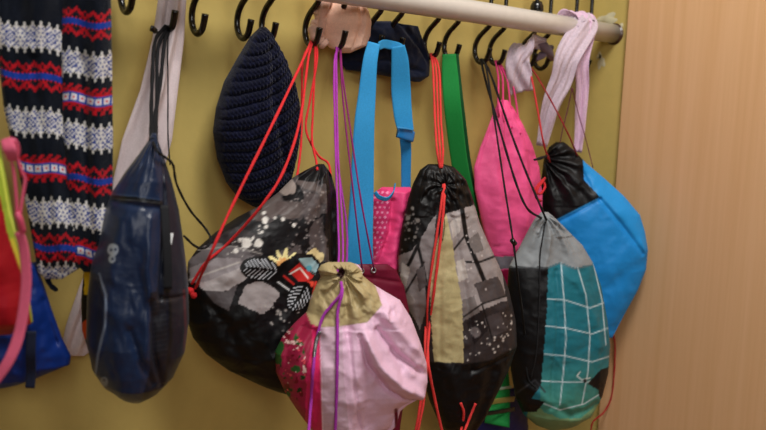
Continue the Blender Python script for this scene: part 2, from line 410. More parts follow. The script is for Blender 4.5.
# ================================================================== 1 navy drawstring bag, left
t = thing('drawstring_bag', 'navy blue satin drawstring bag with a black zip near the left', 'bag', P(138, 135, .15))
B = Body([(152,133),(148,141),(138,155),(125,172),(112,192),(104,212),(97,240),(91,265),(87,300),(86,340),(92,368),(103,385),(120,396),(140,401)],
         [(156,133),(159,143),(165,160),(172,182),(179,210),(184,245),(188,280),(189,320),(185,350),(174,374),(158,391),(140,401)],
         (138, 270), .150, 24, ((133,.006),(150,.02),(180,.04),(260,.055),(340,.06),(400,.05)), .7)
def rel(x, y, s, t):
    h = pleats(8, .006, 133, 200, 2)(x, y, s, t)
    h += ridge(x, y, [(160,140),(163,200),(158,290)], 2.0, -.004) + ridge(x, y, [(112,199),(160,205)], 3, -.003)
    h += ridge(x, y, [(150,215),(146,260),(150,300),(144,345)], 5, .005) + ridge(x, y, [(120,215),(112,260),(108,300)], 7, .003)
    h += ridge(x, y, [(130,320),(140,350),(152,372)], 4, -.004) + ridge(x, y, [(150,292),(152,340),(160,375)], 3, -.005)
    h += ridge(x, y, [(99,274),(106,295),(105,325),(98,354),(95,376)], 1.6, .002)
    h += .010 * fbm(x, y * .5, 22, 4) + .0026 * wrk(x, y, 30, 7, 1, .3) + .0004 * wrk(x, y, 9, 8) + ridge(x, y, [(160,290),(183,292)], 2, -.005)
    return h
def colr(x, y, s, t):
    p = Paint(x, y, (26, 44, 74))
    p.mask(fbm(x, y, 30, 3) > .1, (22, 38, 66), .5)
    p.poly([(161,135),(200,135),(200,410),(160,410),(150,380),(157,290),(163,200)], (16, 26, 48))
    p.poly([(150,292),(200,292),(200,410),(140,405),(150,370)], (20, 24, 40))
    p.poly([(152,300),(166,296),(168,350),(156,362)], (34, 34, 42)); 
    for k in range(12): p.line([(152, 302+k*5), (167, 299+k*5)], .6, (62, 62, 70), .6)
    p.line([(170,300),(171,340),(166,378)], 3, (14, 15, 20))
    p.line([(108,197),(135,199),(161,203)], 5, (12, 14, 20)); p.line([(108,194),(135,196),(161,200)], 1, (58, 74, 100)); p.line([(112,198.5),(160,203)], .7, (90,92,96))
    p.line([(164,215),(168,290)], 6, (14, 16, 22))
    p.line([(99,274),(106,295),(105,325),(98,354),(95,376)], 2.4, (112, 122, 140))
    p.poly([(80,270),(99,274),(104,295),(103,325),(96,354),(94,380),(80,360)], (20, 26, 44))
    # skull prints
    p.blob(113, 250, 5.5, (150, 158, 168), 6, .15); p.blob(112, 259, 3.5, (150, 158, 168), 4, .1)
    for q in ((111, 250), (115.5, 249.5), (112.5, 259)): p.blob(q[0], q[1], 1.5, (38, 50, 80), wob=0)
    p.blob(104, 382, 4, (120, 128, 142), 5, .2); p.blob(104, 380, 1.4, (30, 40, 70), wob=0)
    p.line([(184,290),(186,330),(184,350)], 2.5, (110, 25, 35), .6)
    return p.c
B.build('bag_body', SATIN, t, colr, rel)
for k, (a, b2) in enumerate((((156, 34), (150, 138)), ((159, 40), (155, 136)), ((166, 33), (152, 137)))):
    cord('drawstring', [hb('a', (k-1)*.004), P(a[0]-1, a[1]+8, .05), P((a[0]+b2[0])/2 + (k-1), (a[1]+b2[1])/2, .09), P(b2[0]+1, b2[1]-8, .135), B.on(b2[0]+1, b2[1]+3, -.003)], .0025, (16,16,20), t)
cord('drawstring', [hb('a', .006), P(168, 40, .05), P(168, 90, .06), P(168, 135, .08), P(170, 165, .10)], .0010, (16,16,20), t)
cord('drawstring', [B.on(153, 142, .003), P(158, 152, .19), P(166, 158, .18), P(173, 165, .17), P(177, 185, .15), P(190, 210, .13), P(205, 228, .12), P(211, 240, .14), P(205, 248, .15), P(195, 246, .16), P(184, 236, .17)], .0016, (16,16,20), t)
tube('toggle', [P(150.5, 28, .07), P(153, 29, .07), P(155, 31, .065)], .004, BLACK, t, 10, 3)
ribbon('side_strap', [B.on(164,205,.006), B.on(166,235,.006), B.on(167,262,.005), B.on(168, 288, .005)], [.010, .010], .002, cmat('web', (18,19,24)), t, B.rt)
ribbon('care_label', [B.on(172, 232, .007), B.on(170, 243, .007)], [.0035, .0035], .0006, cmat('web', (205,205,205)), t, B.rt)
adopt(t)

# ================================================================== 2 black bag with a monster truck print
t = thing('drawstring_bag', 'black and grey drawstring bag with a printed off-road truck and red cords', 'bag', P(262, 165, .12))
B2 = Body([(318,164),(306,170),(294,177),(278,193),(262,205),(238,217),(216,232),(198,248),(188,262),(186,290),(187,320),(193,338),(206,354),(228,370),(258,384),(288,394),(306,400)],
          [(324,164),(331,174),(336,196),(338,230),(338,280),(336,330),(330,376),(308,400)],
          (270, 290), .120, 14, ((164,.01),(190,.03),(240,.04),(300,.048),(350,.048),(396,.03)), .7)
def rel(x, y, s, t):
    h = pleats(7, .006, 160, 230, 5)(x, y, s, t)
    h += ridge(x, y, [(322,168),(318,200),(316,260)], 3, .004) + ridge(x, y, [(328,175),(328,260)], 3, -.006)
    h += ridge(x, y, [(198,252),(240,225),(280,200)], 3, -.003)
    h += ridge(x, y, [(205,300),(225,330),(240,365)], 6, -.005) + ridge(x, y, [(240,310),(262,350),(290,385)], 8, .005) + ridge(x,y,[(200,285),(240,262),(285,255)],7,.003)
    h += .013 * fbm(x, y, 34, 14) + .004 * wrk(x, y, 30, 17, 1, .6, 35) + .0012 * wrk(x, y, 10, 18)
    return h
def colr(x, y, s, t):
    p = Paint(x, y, (30, 28, 31))
    n = fbm(x, y, 26, 33); m = fbm(x, y, 9, 35)
    up = (y < 300)
    p.mask((n + .5*m > .06) & (x > 262) & (y < 262), (98, 90, 90), .75)
    p.mask((n > .12) & (y < 262), (120, 108, 104), .5)
    # printed panels, grey and pale
    p.poly([(186,262),(205,246),(225,240),(250,250),(262,258),(240,266),(210,278),(190,282)], (112, 106, 108), 2)
    p.poly([(190,268),(214,258),(240,258),(247,266),(204,284),(190,282)], (150, 143, 145), 1)
    p.poly([(200,284),(240,268),(250,276),(228,291),(200,291)], (172, 165, 165), 1)
    p.poly([(204,290),(226,292),(238,283),(232,301),(229,311),(214,303)], (96, 90, 92), .6)
    p.poly([(238,303),(246,284),(262,281),(281,292),(276,302),(263,315)], (160, 152, 152), 1.2)
    p.poly([(262,258),(245,250),(225,244),(210,240),(240,226),(262,236)], (60, 54, 56), 3)
    p.line([(189,280),(240,262)], 1.6, (190,184,180)); p.line([(198,250),(232,246),(262,254)], 1.2, (170,165,160), .7)
    p.blob(287, 187, 9.5, (158, 146, 140), 9, .3, 3); p.blob(281, 208, 6, (96, 84, 82), 7, .4, 8)
    p.blob(310, 205, 9, (108, 98, 98), 16, .5, 9, .8); p.blob(318, 240, 8, (110, 100, 100), 20, .5, 19, .7)
    for cx, cy, r in ((265,220,3.6),(266,227,2),(264,213,1.8),(283,219,2.2),(246,243,5),(258,243,4),(275,218,1.3),(236,251,2.5),(253,238,1.5),(240,240,2),(294,225,2),(262,232,1.4)):
        p.blob(cx, cy, r, (222, 218, 212), wob=.4, seed=int(cx))
    p.specks([(225,238),(262,225),(262,258),(228,262)], 24, .9, (215,210,205), 7)
    p.specks([(290,190),(325,190),(325,255),(290,255)], 60, .9, (150,142,140), 9)
    p.specks([(265,292),(300,305),(300,340),(260,325)], 34, 1.3, (170,164,160), 12)
    # burst behind the truck
    cx, cy = 284, 266; a = np.arctan2(y-cy, x-cx); r = np.hypot(x-cx, y-cy)
    p.mask((r < 9 + 9*np.abs(np.sin(a*5.5))**2) & (y < 268), (226, 214, 160)); p.mask((r < 6 + 3*np.abs(np.sin(a*6+1))) & (y < 270), (222, 170, 110)); p.poly([(268,274),(284,262),(298,253),(316,253),(325,266),(318,290),(304,311),(286,300),(272,286)], (16,15,18), 1)
    p.mask((np.hypot(x-314, y-258) + 6*fbm(x,y,5,3) < 9), (214, 196, 150))
    # truck body
    p.poly([(284,268),(297,256),(312,254),(322,264),(318,280),(306,290),(292,284),(280,276)], (26, 24, 28))
    p.poly([(298,258),(311,257),(319,265),(315,275),(305,268)], (150, 175, 180))
    p.poly([(289,272),(300,262),(305,269),(314,276),(305,286),(297,280)], (196, 52, 50)); p.line([(290,274),(300,268),(308,278)], 1.3, (240,235,225)); p.line([(297,259),(305,268),(316,274)], 1.4, (35,35,40))
    p.blob(311, 284, 3.5, (235, 90, 70), wob=.3); p.line([(284,276),(296,286),(306,290)], 1.6, (220,60,55)); p.blob(309,268,3,(90,150,165),wob=.3)
    p.line([(316,282),(312,298)], 2, (220,70,60)); p.line([(278,282),(292,292)], 1.2, (228,228,228))
    # tyres with chevron tread
    for cx, cy, rx, ry, an in ((260, 269, 20, 12.5, .12), (299, 297, 17, 12, -1.0)):
        ca, sa = math.cos(an), math.sin(an); u = ((x-cx)*ca + (y-cy)*sa); v = (-(x-cx)*sa + (y-cy)*ca)
        e = np.hypot(u/rx, v/ry); p.mask(e < 1, (14, 13, 16))
        st = np.mod(u + np.abs(v) * .9, 4.2) < 1.3
        p.mask((e < .86) & st & (np.abs(v) > 1.0), (205, 208, 214), .9)
    # plain black base
    p.poly([(186,283),(204,290),(212,303),(230,312),(238,304),(262,316),(272,330),(300,348),(345,345),(345,400),(186,400)], (17, 17, 19))
    p.poly([(325,160),(345,160),(345,262),(329,262),(327,200)], (20, 19, 22))
    p.poly([(300,160),(330,160),(330,178),(312,182),(298,180)], (22, 21, 24), 1)
    return p.c
B2.build('bag_body', NYLON, t, colr, rel)
RED = (222, 44, 48)
cord('drawstring', [hb('e', -.002), P(302, 62, .10), P(272, 125, .165), P(235, 200, .185), P(210, 255, .19), B2.on(196, 286, .003), B2.on(193, 295, .001)], .0020, RED, t)
cord('drawstring', [hb('e', .001), P(308, 60, .075), P(300, 120, .14), P(284, 170, .175), P(262, 205, .175), B2.on(228, 242, .004), B2.on(205, 262, .003), B2.on(191, 284, .003)], .0020, RED, t)
cord('drawstring', [hb('e', .003), P(303, 60, .055), P(302, 110, .07), P(301, 145, .085), P(298, 170, .11), P(296, 181, .12)], .0018, RED, t)
cord('drawstring', [hb('e', .005), P(315, 60, .058), P(313, 110, .075), P(312, 140, .095), P(316, 160, .12), B2.on(317, 170, .001)], .0018, RED, t)
cord('drawstring', [hb('e', .007), P(317, 60, .06), P(310, 100, .07), P(306, 130, .08), P(318, 155, .10), P(328, 163, .11), P(331, 176, .125)], .0018, RED, t)
for q in ((193, 294), (190, 290)): tube('cord_knot', [B2.on(q[0]-2, q[1]-2, .004), B2.on(q[0], q[1], .007), B2.on(q[0]+2, q[1]+2, .004)], [.003,.005,.003], cmat('cord', RED), t, 10, 4)
adopt(t)

# ================================================================== 3 pale pink bag with khaki top, in front
t = thing('drawstring_bag', 'pale pink drawstring bag with khaki gathered top and purple cords', 'bag', P(345, 265, .22))
B3 = Body([(328,262),(321,265),(318,270),(321,277),(316,286),(311,297),(307,312),(294,324),(282,338),(275,352),(276,372),(285,392),(297,410),(308,425),(320,440)],
          [(350,262),(359,265),(362,270),(362,275),(373,284),(386,292),(400,300),(411,318),(420,342),(426,362),(427,380),(424,395),(408,403),(400,410),(396,425),(384,440)],
          (350, 340), .240, 26, ((262,.018),(275,.026),(300,.038),(340,.055),(390,.055),(440,.03)), .75)
def rel(x, y, s, t):
    ang = np.arctan2(y - 272, x - 342); rad = np.hypot(x - 342, y - 272)
    h = .0048 * np.sin(ang * 10 + 6 * fbm(x, y, 16, 301) + .02 * rad) * np.exp(-(rad / 48) ** 2) * np.clip(rad / 8, 0, 1) + .0025 * np.sin(ang * 23 + 3 * fbm(x, y, 10, 302)) * np.exp(-(rad / 26) ** 2) - .010 * np.exp(-(rad / 5) ** 2) + .0032 * np.sin(ang * 11 + 3 * fbm(x, y, 30, 303)) * np.exp(-(rad / 95) ** 2) * np.clip((rad - 30) / 20, 0, 1)
    ly = np.interp(x, [340, 352, 360, 380, 400, 420, 430], [300, 326, 352, 379, 392, 398, 400]); st_ = 1 / (1 + np.exp(-(y - ly) / 1.3)) * np.clip((x - 346) / 14, 0, 1) * np.clip((y - 322) / 10, 0, 1)
    h += -.011 * st_
    fold = np.exp(-(dline(x, y, [(352,326),(360,355),(380,380),(400,393),(420,398)]) / 2.2) ** 2)
    h += -.008 * fold + ridge(x, y, [(357,330),(368,352),(390,374),(418,390)], 5, .012)
    h += ridge(x, y, [(370,322),(388,345),(408,362),(424,372)], 3.5, -.011) + ridge(x, y, [(380,312),(400,332),(421,352)], 5, .007)
    h += ridge(x, y, [(341,328),(345,370),(352,405),(360,436)], 2, -.004) + ridge(x, y, [(385,345),(394,360)], 4, -.006) + ridge(x, y, [(386,366),(400,380)], 5, .004)
    h += ridge(x, y, [(340,280),(343,300),(341,325)], 3, -.004) + ridge(x, y, [(352,278),(360,300),(368,320)], 4, .004) + ridge(x, y, [(334,266),(346,275),(343,290)], 3, -.007)
    h += ridge(x, y, [(326,285),(320,300),(318,325)], 4, .004) + ridge(x, y, [(313,325),(312,380),(314,436)], 3, -.004)
    h += ridge(x, y, [(310,318),(295,345),(290,380)], 4, .005) + ridge(x, y, [(303,322),(286,345),(280,370)], 3, -.005)
    h += np.clip((322 - y) / 20, 0, 1) * (.008 * fbm(x, y, 7, 41) + .0045 * wrk(x, y, 11, 42, 1, .6)) + .010 * fbm(x, y, 28, 43) + .0038 * wrk(x, y, 30, 44, 1, .6, -38) * (y > 322) + .0012 * wrk(x, y, 11, 45)
    return h
def colr(x, y, s, t):
    p = Paint(x, y, (224, 190, 210))
    p.poly([(318,326),(342,326),(344,380),(350,440),(318,440)], (206, 178, 192))
    for k in range(26): p.line([(324, 330+k*4.2), (340, 330+k*4.2)], .5, (186,160,174), .5)
    p.poly([(311,322),(320,322),(323,440),(308,440),(300,410),(306,350)], (205, 48, 104)); p.line([(320,322),(323,440)], 1.2, (235,205,220))
    p.poly([(312,300),(312,340),(306,375),(305,440),(270,440),(270,340),(296,318)], (158, 42, 76), 1)
    reg = [(272,345),(300,322),(308,345),(303,400),(280,392)]
    m = fbm(x, y, 9, 61); n = fbm(x, y, 6, 67); inside = inpoly(x, y, [(270,345),(292,328),(304,345),(306,372),(302,402),(282,394)])
    p.mask(inside & (m > .12), (52, 96, 50)); p.mask(inside & (n > .18), (232, 196, 190)); p.mask(inside & (m < -.17), (120, 22, 42)); p.mask(inside & (n < -.22), (30, 60, 32))
    p.mask(inside & (fbm(x,y,5,71) > .24), (238, 98, 110))
    p.poly([(306,312),(313,292),(320,262),(335,258),(350,258),(362,271),(376,287),(382,305),(374,314),(367,322),(340,326),(319,327),(311,324)], (176, 160, 122))
    p.line([(382,305),(374,314),(367,322),(340,326),(319,327)], 1, (150,134,100), .8)
    p.blob(341, 273, 4, (60, 30, 28), 6, .3)
    p.line([(396,410),(397,436)], 3.5, (110, 24, 44)); p.line([(345,374),(420,398),(400,412)], .8, (210,170,190), .3)
    return p.c
B3.build('bag_body', NYLON, t, colr, rel)
PUR = (176, 60, 178)
for k, (x1, x2) in enumerate(((336.5, 342), (334, 338), (335, 346))):
    cord('drawstring', [hb('f', (k-1)*.003), P(x1, 70, .07), P(x1+1.5, 150, .12), P(x2, 220, .18), P(x2+1, 252, .215), B3.on(x2, 272, .000)], .0015, PUR if k < 2 else (150,50,150), t)
cord('drawstring', [B3.on(341, 282, .000), B3.on(340, 293, .005), B3.on(331, 305, .004), B3.on(322, 318, .004), B3.on(316, 340, .005), B3.on(312, 370, .004), B3.on(311, 400, .004), P(308, 440, .27)], .0021, PUR, t)
cord('drawstring', [B3.on(341, 282, .000), B3.on(341, 293, .006), B3.on(337, 310, .005), B3.on(337, 335, .004), B3.on(337, 370, .004), B3.on(336, 400, .004), P(335, 440, .27)], .0021, PUR, t)
zp = tube('zip_pull', [B3.on(320, 331, .003), B3.on(316, 338, .006), B3.on(314, 350, .005), B3.on(313, 358, .004)], [.0018, .0028, .0024, .0016], cmat('metal', (150,150,150)), t, 8, 5)
adopt(t)

# ================================================================== 4 grey printed bag with red cords
t = thing('drawstring_bag', 'grey and black printed drawstring bag with khaki stripe and red cords', 'bag', P(437, 165, .15))
B4 = Body([(428,164),(420,170),(413,184),(408,200),(403,222),(399,245),(398,275),(403,298),(410,320),(416,348),(422,375),(430,402),(440,425),(450,438)],
          [(440,163),(454,167),(466,180),(473,200),(479,222),(488,243),(498,264),(508,288),(515,320),(516,345),(508,368),(498,388),(486,412),(472,438)],
          (456, 290), .155, 26, ((163,.014),(185,.024),(230,.036),(300,.046),(370,.046),(438,.03)), .8)
def rel(x, y, s, t):
    ang = np.arctan2(y - 184, x - 441); rad = np.hypot(x - 441, y - 184)
    h = .0034 * np.sin(ang * 9 + 7 * fbm(x, y, 16, 311)) * np.exp(-(rad / 30) ** 2) * np.clip((y - 172) / 14, 0, 1) * np.clip(rad / 6, 0, 1) + .004 * wrk(x, y, 10, 312, 1, .6) * (y < 215) - .007 * np.exp(-(rad / 4) ** 2) + .5 * pleats(13, .0055, 160, 232, 18)(x, y, s, t)
    h += ridge(x, y, [(446,215),(455,270),(462,320),(463,362)], 2.5, -.004) + ridge(x, y, [(436,225),(432,290),(434,362)], 2.5, -.003)
    h += ridge(x, y, [(470,215),(488,262),(500,300)], 6, .004) + ridge(x, y, [(402,262),(415,300),(420,350)], 5, -.004)
    h += ridge(x, y, [(462,364),(510,348)], 2, -.003) + ridge(x, y, [(485,365),(478,395),(468,430)], 6, -.006) + ridge(x,y,[(445,368),(452,400),(458,430)],6,.004)
    h += .011 * fbm(x, y, 26, 24) + .004 * wrk(x, y, 26, 27, 1, .4, 8) + .0012 * wrk(x, y, 9, 28)
    return h
def colr(x, y, s, t):
    p = Paint(x, y, (62, 55, 56))
    # upper prints
    p.poly([(398,262),(400,240),(412,222),(436,214),(432,290),(420,330),(404,300)], (138, 130, 130), 1)
    p.poly([(446,214),(474,204),(500,262),(507,300),(462,318),(456,270)], (156, 147, 146), 1)
    p.line([(462,208),(466,236),(474,256),(484,280),(488,300)], 4.5, (28,25,26)); p.line([(464,237),(452,252)], 2, (40,36,36)); p.line([(466,262),(480,262),(498,255)], 2.2, (34,30,31)); 
    p.line([(424,216),(418,245),(410,262),(402,275)], 3.5, (30,27,28)); p.line([(418,246),(425,275),(428,300)], 3, (30,27,28)); p.line([(404,295),(416,275),(424,262)], 2, (40,36,36))
    p.poly([(474,284),(498,276),(506,296),(482,304)], (88,80,80)); p.poly([(462,300),(474,296),(480,312),(462,322)], (122,114,112)); p.poly([(484,318),(500,312),(507,330),(491,338)], (80,72,73)); p.poly([(466,322),(482,310),(488,330),(474,345)], (44,38,40))
    p.line([(462,318),(482,304),(506,296)], 1.6, (26,23,24)); p.line([(482,304),(492,338)], 1.6, (26,23,24))
    p.poly([(450,222),(461,216),(460,232),(453,238)], (184,176,172)); p.poly([(468,240),(478,232),(484,250),(474,254)], (120,112,110)); p.poly([(456,262),(464,258),(468,278),(459,282)], (190,182,176)); p.poly([(402,262),(410,268),(406,288),(400,280)], (172,164,160)); p.poly([(416,270),(424,266),(427,285),(419,292)], (96,88,88))
    p.blob(475, 332, 5, (112,104,104), wob=.4); p.blob(410, 300, 5, (160,152,150), wob=.4)
    # black top and left shoulder
    p.poly([(420,150),(460,150),(480,198),(472,206),(447,213),(436,214),(424,232),(412,250),(398,256),(395,230),(405,195)], (20, 18, 19), 1.2)
    p.specks([(400,215),(420,205),(424,230),(400,255)], 40, 1.0, (112,106,104), 3); p.specks([(399,212),(418,205),(420,235),(399,250)], 14, 1.7, (130,124,120), 8)
    p.specks([(465,325),(512,310),(512,352),(465,362)], 60, .9, (206,198,192), 5); p.specks([(450,220),(500,230),(500,300),(470,300)], 26, .8, (200,192,190), 15)
    # khaki stripe
    p.poly([(446,213),(452,240),(457,275),(462,300),(464,363),(434,362),(431,320),(430,275),(438,240)], (184, 172, 132))
    p.mask(inpoly(x, y, [(446,213),(464,363),(434,362),(430,275)]) & (fbm(x, y, 7, 90) > .12), (170,158,120), .5)
    # black base
    p.poly([(412,365),(434,362),(464,364),(490,360),(520,346),(520,445),(410,445)], (19, 18, 21))
    p.line([(430,362),(464,364),(490,360),(516,347)], 1, (52,48,48))
    return p.c
B4.build('bag_body', NYLON, t, colr, rel)
R4 = (228, 62, 60)
for k, xx in enumerate((433, 436, 439)):
    cord('drawstring', [hb('i', (k-1)*.003), P(xx, 70, .07), P(xx+2, 120, .11), P(xx+4, 150, .14), B4.on(440 + k, 168, .000)], .0019, R4, t)
cord('drawstring', [B4.on(444, 184, -.001), B4.on(441, 200, .004), B4.on(434, 245, .004), B4.on(428, 290, .004), B4.on(424, 330, .005), P(425, 365, .245), P(421, 400, .25), P(415, 436, .25)], .0022, R4, t)
cord('drawstring', [B4.on(445, 184, -.001), B4.on(443, 205, .006), B4.on(438, 250, .007), B4.on(433, 290, .007), B4.on(428, 330, .008), P(428, 360, .245), P(434, 395, .25), P(443, 436, .25)], .0022, R4, t)
cord('drawstring', [B4.on(443, 184, -.001), B4.on(439, 210, .008), B4.on(431, 260, .009), B4.on(426, 300, .009), B4.on(426, 335, .009), P(427, 360, .25), P(424, 400, .255), P(417, 436, .255)], .0018, R4, t)
cord('drawstring', [B4.on(460, 402, .004), B4.on(463, 412, .004), B4.on(460, 428, .006), P(458, 440, .23)], .0022, R4, t)
cord('drawstring', [B4.on(475, 403, .004), B4.on(470, 414, .005), B4.on(464, 426, .008), P(461, 440, .235)], .0022, R4, t)
tube('zip_pull', [B4.on(443, 218, .003), B4.on(442, 228, .006), B4.on(441, 240, .006)], [.0016,.0026,.0018], cmat('metal', (150,140,110)), t, 8, 5)
adopt(t)

# ================================================================== 5 teal, grey and black bag
t = thing('drawstring_bag', 'teal bag with white grid lines, grey gathered top and black side', 'bag', P(548, 215, .18))
B5 = Body([(541,212),(534,220),(526,235),(517,252),(509,267),(507,300),(508,335),(511,370),(516,398),(524,415),(536,425),(550,430)],
          [(548,212),(556,219),(568,231),(582,245),(592,262),(600,285),(606,318),(609,345),(607,372),(601,395),(590,414),(572,425),(552,430)],
          (558, 320), .185, 26, ((212,.012),(235,.024),(270,.038),(320,.048),(400,.048),(430,.036)), .8)
def rel(x, y, s, t):
    ang = np.arctan2(y - 214, x - 542); rad = np.hypot(x - 542, y - 214)
    h = .0045 * np.sin(ang * 13 + 4 * fbm(x, y, 18, 321)) * np.exp(-(rad / 42) ** 2) * np.clip(rad / 6, 0, 1) + .004 * wrk(x, y, 9, 322) * (y < 235) + .5 * pleats(12, .006, 208, 300, 28)(x, y, s, t)
    h += ridge(x, y, [(548,268),(546,330),(541,400)], 2.5, -.004) + ridge(x, y, [(566,275),(580,300),(590,340)], 5, .004)
    h += ridge(x, y, [(545,225),(540,250),(536,266)], 4, .004) + ridge(x, y, [(545,398),(560,408),(590,400)], 4, -.005) + ridge(x, y, [(520,380),(545,398)], 4, .004)
    h += .011 * fbm(x, y, 26, 34) + .0035 * wrk(x, y, 26, 37, 1, .4, -8) + .001 * wrk(x, y, 9, 38)
    return h
def colr(x, y, s, t):
    p = Paint(x, y, (42, 120, 134))
    p.mask(np.clip((y - 350) / 60, 0, 1) * (x > 540), (84, 148, 128), .8)
    p.poly([(532,400),(545,413),(560,419),(580,418),(598,404),(612,440),(520,440)], (118, 148, 112), 1)
    W_ = (200, 216, 222)
    for ln in ([(561,262),(564,300),(566,340),(563,375),(560,405)], [(576,262),(586,295),(590,335),(588,372),(582,404)], [(593,262),(602,300),(606,345)],
               [(546,299),(565,300),(590,308),(606,302)], [(544,326),(566,328),(592,334),(608,328)], [(542,354),(566,356),(592,362),(610,356)], [(541,381),(563,382),(588,382),(604,376)], [(540,402),(560,410),(584,404),(600,394)]):
        p.line(ln, 1.0, W_, .95)
    p.line([(580,372),(577,376),(582,380),(590,378)], 1, (225,232,232)); p.blob(585, 381, 2, (30,40,44)); p.poly([(588,384),(600,370),(612,366),(612,402),(600,398),(598,390)], (18,22,26), 1)
    p.poly([(500,264),(548,267),(547,310),(544,350),(541,385),(532,398),(545,402),(536,412),(500,412)], (21, 21, 24))
    p.line([(509,270),(546,270)], 1, (48,48,52)); p.line([(514,395),(535,380),(545,392)], 1.6, (60,60,64))
    p.poly([(500,268),(509,266),(548,267),(560,262),(575,268),(592,264),(600,200),(500,200)], (142, 146, 149))
    p.line([(507,267),(548,268),(560,263),(575,269),(592,265)], 1.2, (112,116,120), .8)
    return p.c
B5.build('bag_body', NYLON, t, colr, rel)
BK = (17, 17, 19)
cord('drawstring', [hb('k', -.003), P(485, 78, .07), P(500, 130, .11), P(515, 180, .15), P(527, 208, .18), B5.on(541, 218, .001)], .0021, BK, t)
cord('drawstring', [hb('k', .003), P(492, 78, .07), P(510, 130, .11), P(526, 172, .15), P(540, 205, .185), B5.on(546, 220, .001)], .0021, BK, t)
cord('drawstring', [hb('k', .000), P(487, 72, .08), P(496, 130, .14), P(505, 190, .20), P(513, 240, .245), P(518, 280, .25), B5.on(524, 330, .004), B5.on(527, 375, .004), B5.on(535, 388, .003)], .0017, BK, t)
cord('drawstring', [B5.on(545, 222, .002), B5.on(541, 240, .004), B5.on(539, 258, .004), B5.on(538, 300, .004), B5.on(536, 350, .004), B5.on(530, 378, .003)], .0012, (30,30,33), t)
tube('cord_stopper', [P(512, 240, .25), P(515, 244, .25)], .0042, BLACK, t, 10, 2)
adopt(t)

# ================================================================== 6 bright blue bag with black gathered top
t = thing('drawstring_bag', 'bright blue drawstring bag with black gathered top beside the cupboard', 'bag', P(570, 145, .10))
B6 = Body([(556,142),(549,147),(544,158),(541,180),(540,205),(542,238),(549,262),(562,285),(580,308),(596,326),(606,338)],
          [(564,142),(574,150),(586,163),(604,178),(624,196),(640,215),(645,232),(648,250),(646,270),(638,290),(624,315),(612,338)],
          (585, 230), .135, 47, ((142,.010),(170,.022),(210,.034),(260,.036),(300,.028),(338,.014)), .8)
def rel(x, y, s, t):
    ang = np.arctan2(y - 158, x - 542); rad = np.hypot(x - 542, y - 158)
    h = (.0045 * np.sin(ang * 15 + 4 * fbm(x, y, 18, 331)) * np.exp(-(rad / 50) ** 2) * np.clip(rad / 8, 0, 1) + .003 * wrk(x, y, 12, 332, 1, .6) * (y < 205)) * np.clip((600 - x) / 20, 0, 1)
    h += ridge(x, y, [(557,220),(598,198)], 1.8, -.004) + ridge(x, y, [(598,198),(618,222),(641,252)], 2.5, -.005) + ridge(x, y, [(590,192),(625,218),(646,248)], 7, .004)
    h += ridge(x, y, [(600,290),(625,270),(642,262)], 8, -.004) + ridge(x, y, [(580,170),(590,190)], 3, -.004)
    h += .012 * fbm(x, y, 36, 44) + .004 * wrk(x, y, 34, 47, 1, .6, -30) + .0008 * wrk(x, y, 11, 48)
    return h
def colr(x, y, s, t):
    p = Paint(x, y, (38, 140, 204))
    p.poly([(598,198),(618,222),(641,252),(650,245),(640,205),(600,170),(580,160)], (44, 148, 210))
    p.poly([(530,130),(563,130),(583,160),(584,180),(600,197),(557,220),(530,222)], (19, 18, 20))
    p.line([(557,220),(598,199)], 1.2, (70,160,214)); p.line([(557,222.5),(598,201.5)], .7, (24,100,156), .7)
    return p.c
B6.build('bag_body', NYLON, t, colr, rel)
DR = (150, 34, 42)
cord('drawstring', [hb('m', -.002), P(532, 80, .09), P(538, 112, .125), P(544, 145, .14), B6.on(550, 162, .001)], .0018, (196, 50, 54), t)
cord('drawstring', [hb('m', .002), P(538, 78, .09), P(556, 110, .125), P(570, 138, .14), B6.on(577, 156, .002)], .0015, DR, t)
cord('drawstring', [P(572, 88, .125), P(568, 108, .12), P(563, 128, .12), P(560, 143, .12)], .0009, (96, 34, 60), t)
cord('drawstring', [P(572, 88, .125), P(578, 112, .12), P(586, 140, .12), P(593, 168, .13)], .0009, (110, 40, 70), t)
cord('drawstring', [P(545, 178, .13), P(540, 183, .155), P(535, 190, .16), P(540, 194, .16), P(545, 187, .155), P(543, 181, .15)], .0022, (205, 40, 50), t)
cord('drawstring', [P(544, 180, .15), P(538, 188, .165), P(536, 197, .165), P(541, 201, .16)], .0022, (205, 40, 50), t)
tube('cord_knot', [P(534, 160, .13), P(541, 158, .135), P(547, 156, .135)], [.002,.003,.002], cmat('cord', (24,20,20)), t, 8, 4)
cord('drawstring', [P(612, 330, .15), P(615, 345, .16), P(614, 375, .16), P(611, 398, .155), P(604, 412, .15), P(597, 418, .15), P(592, 424, .15), P(590, 440, .15)], .0017, (170, 34, 38), t)
print('blue max X', B6.pf[...,0].max(), 'UP', UP)
adopt(t)

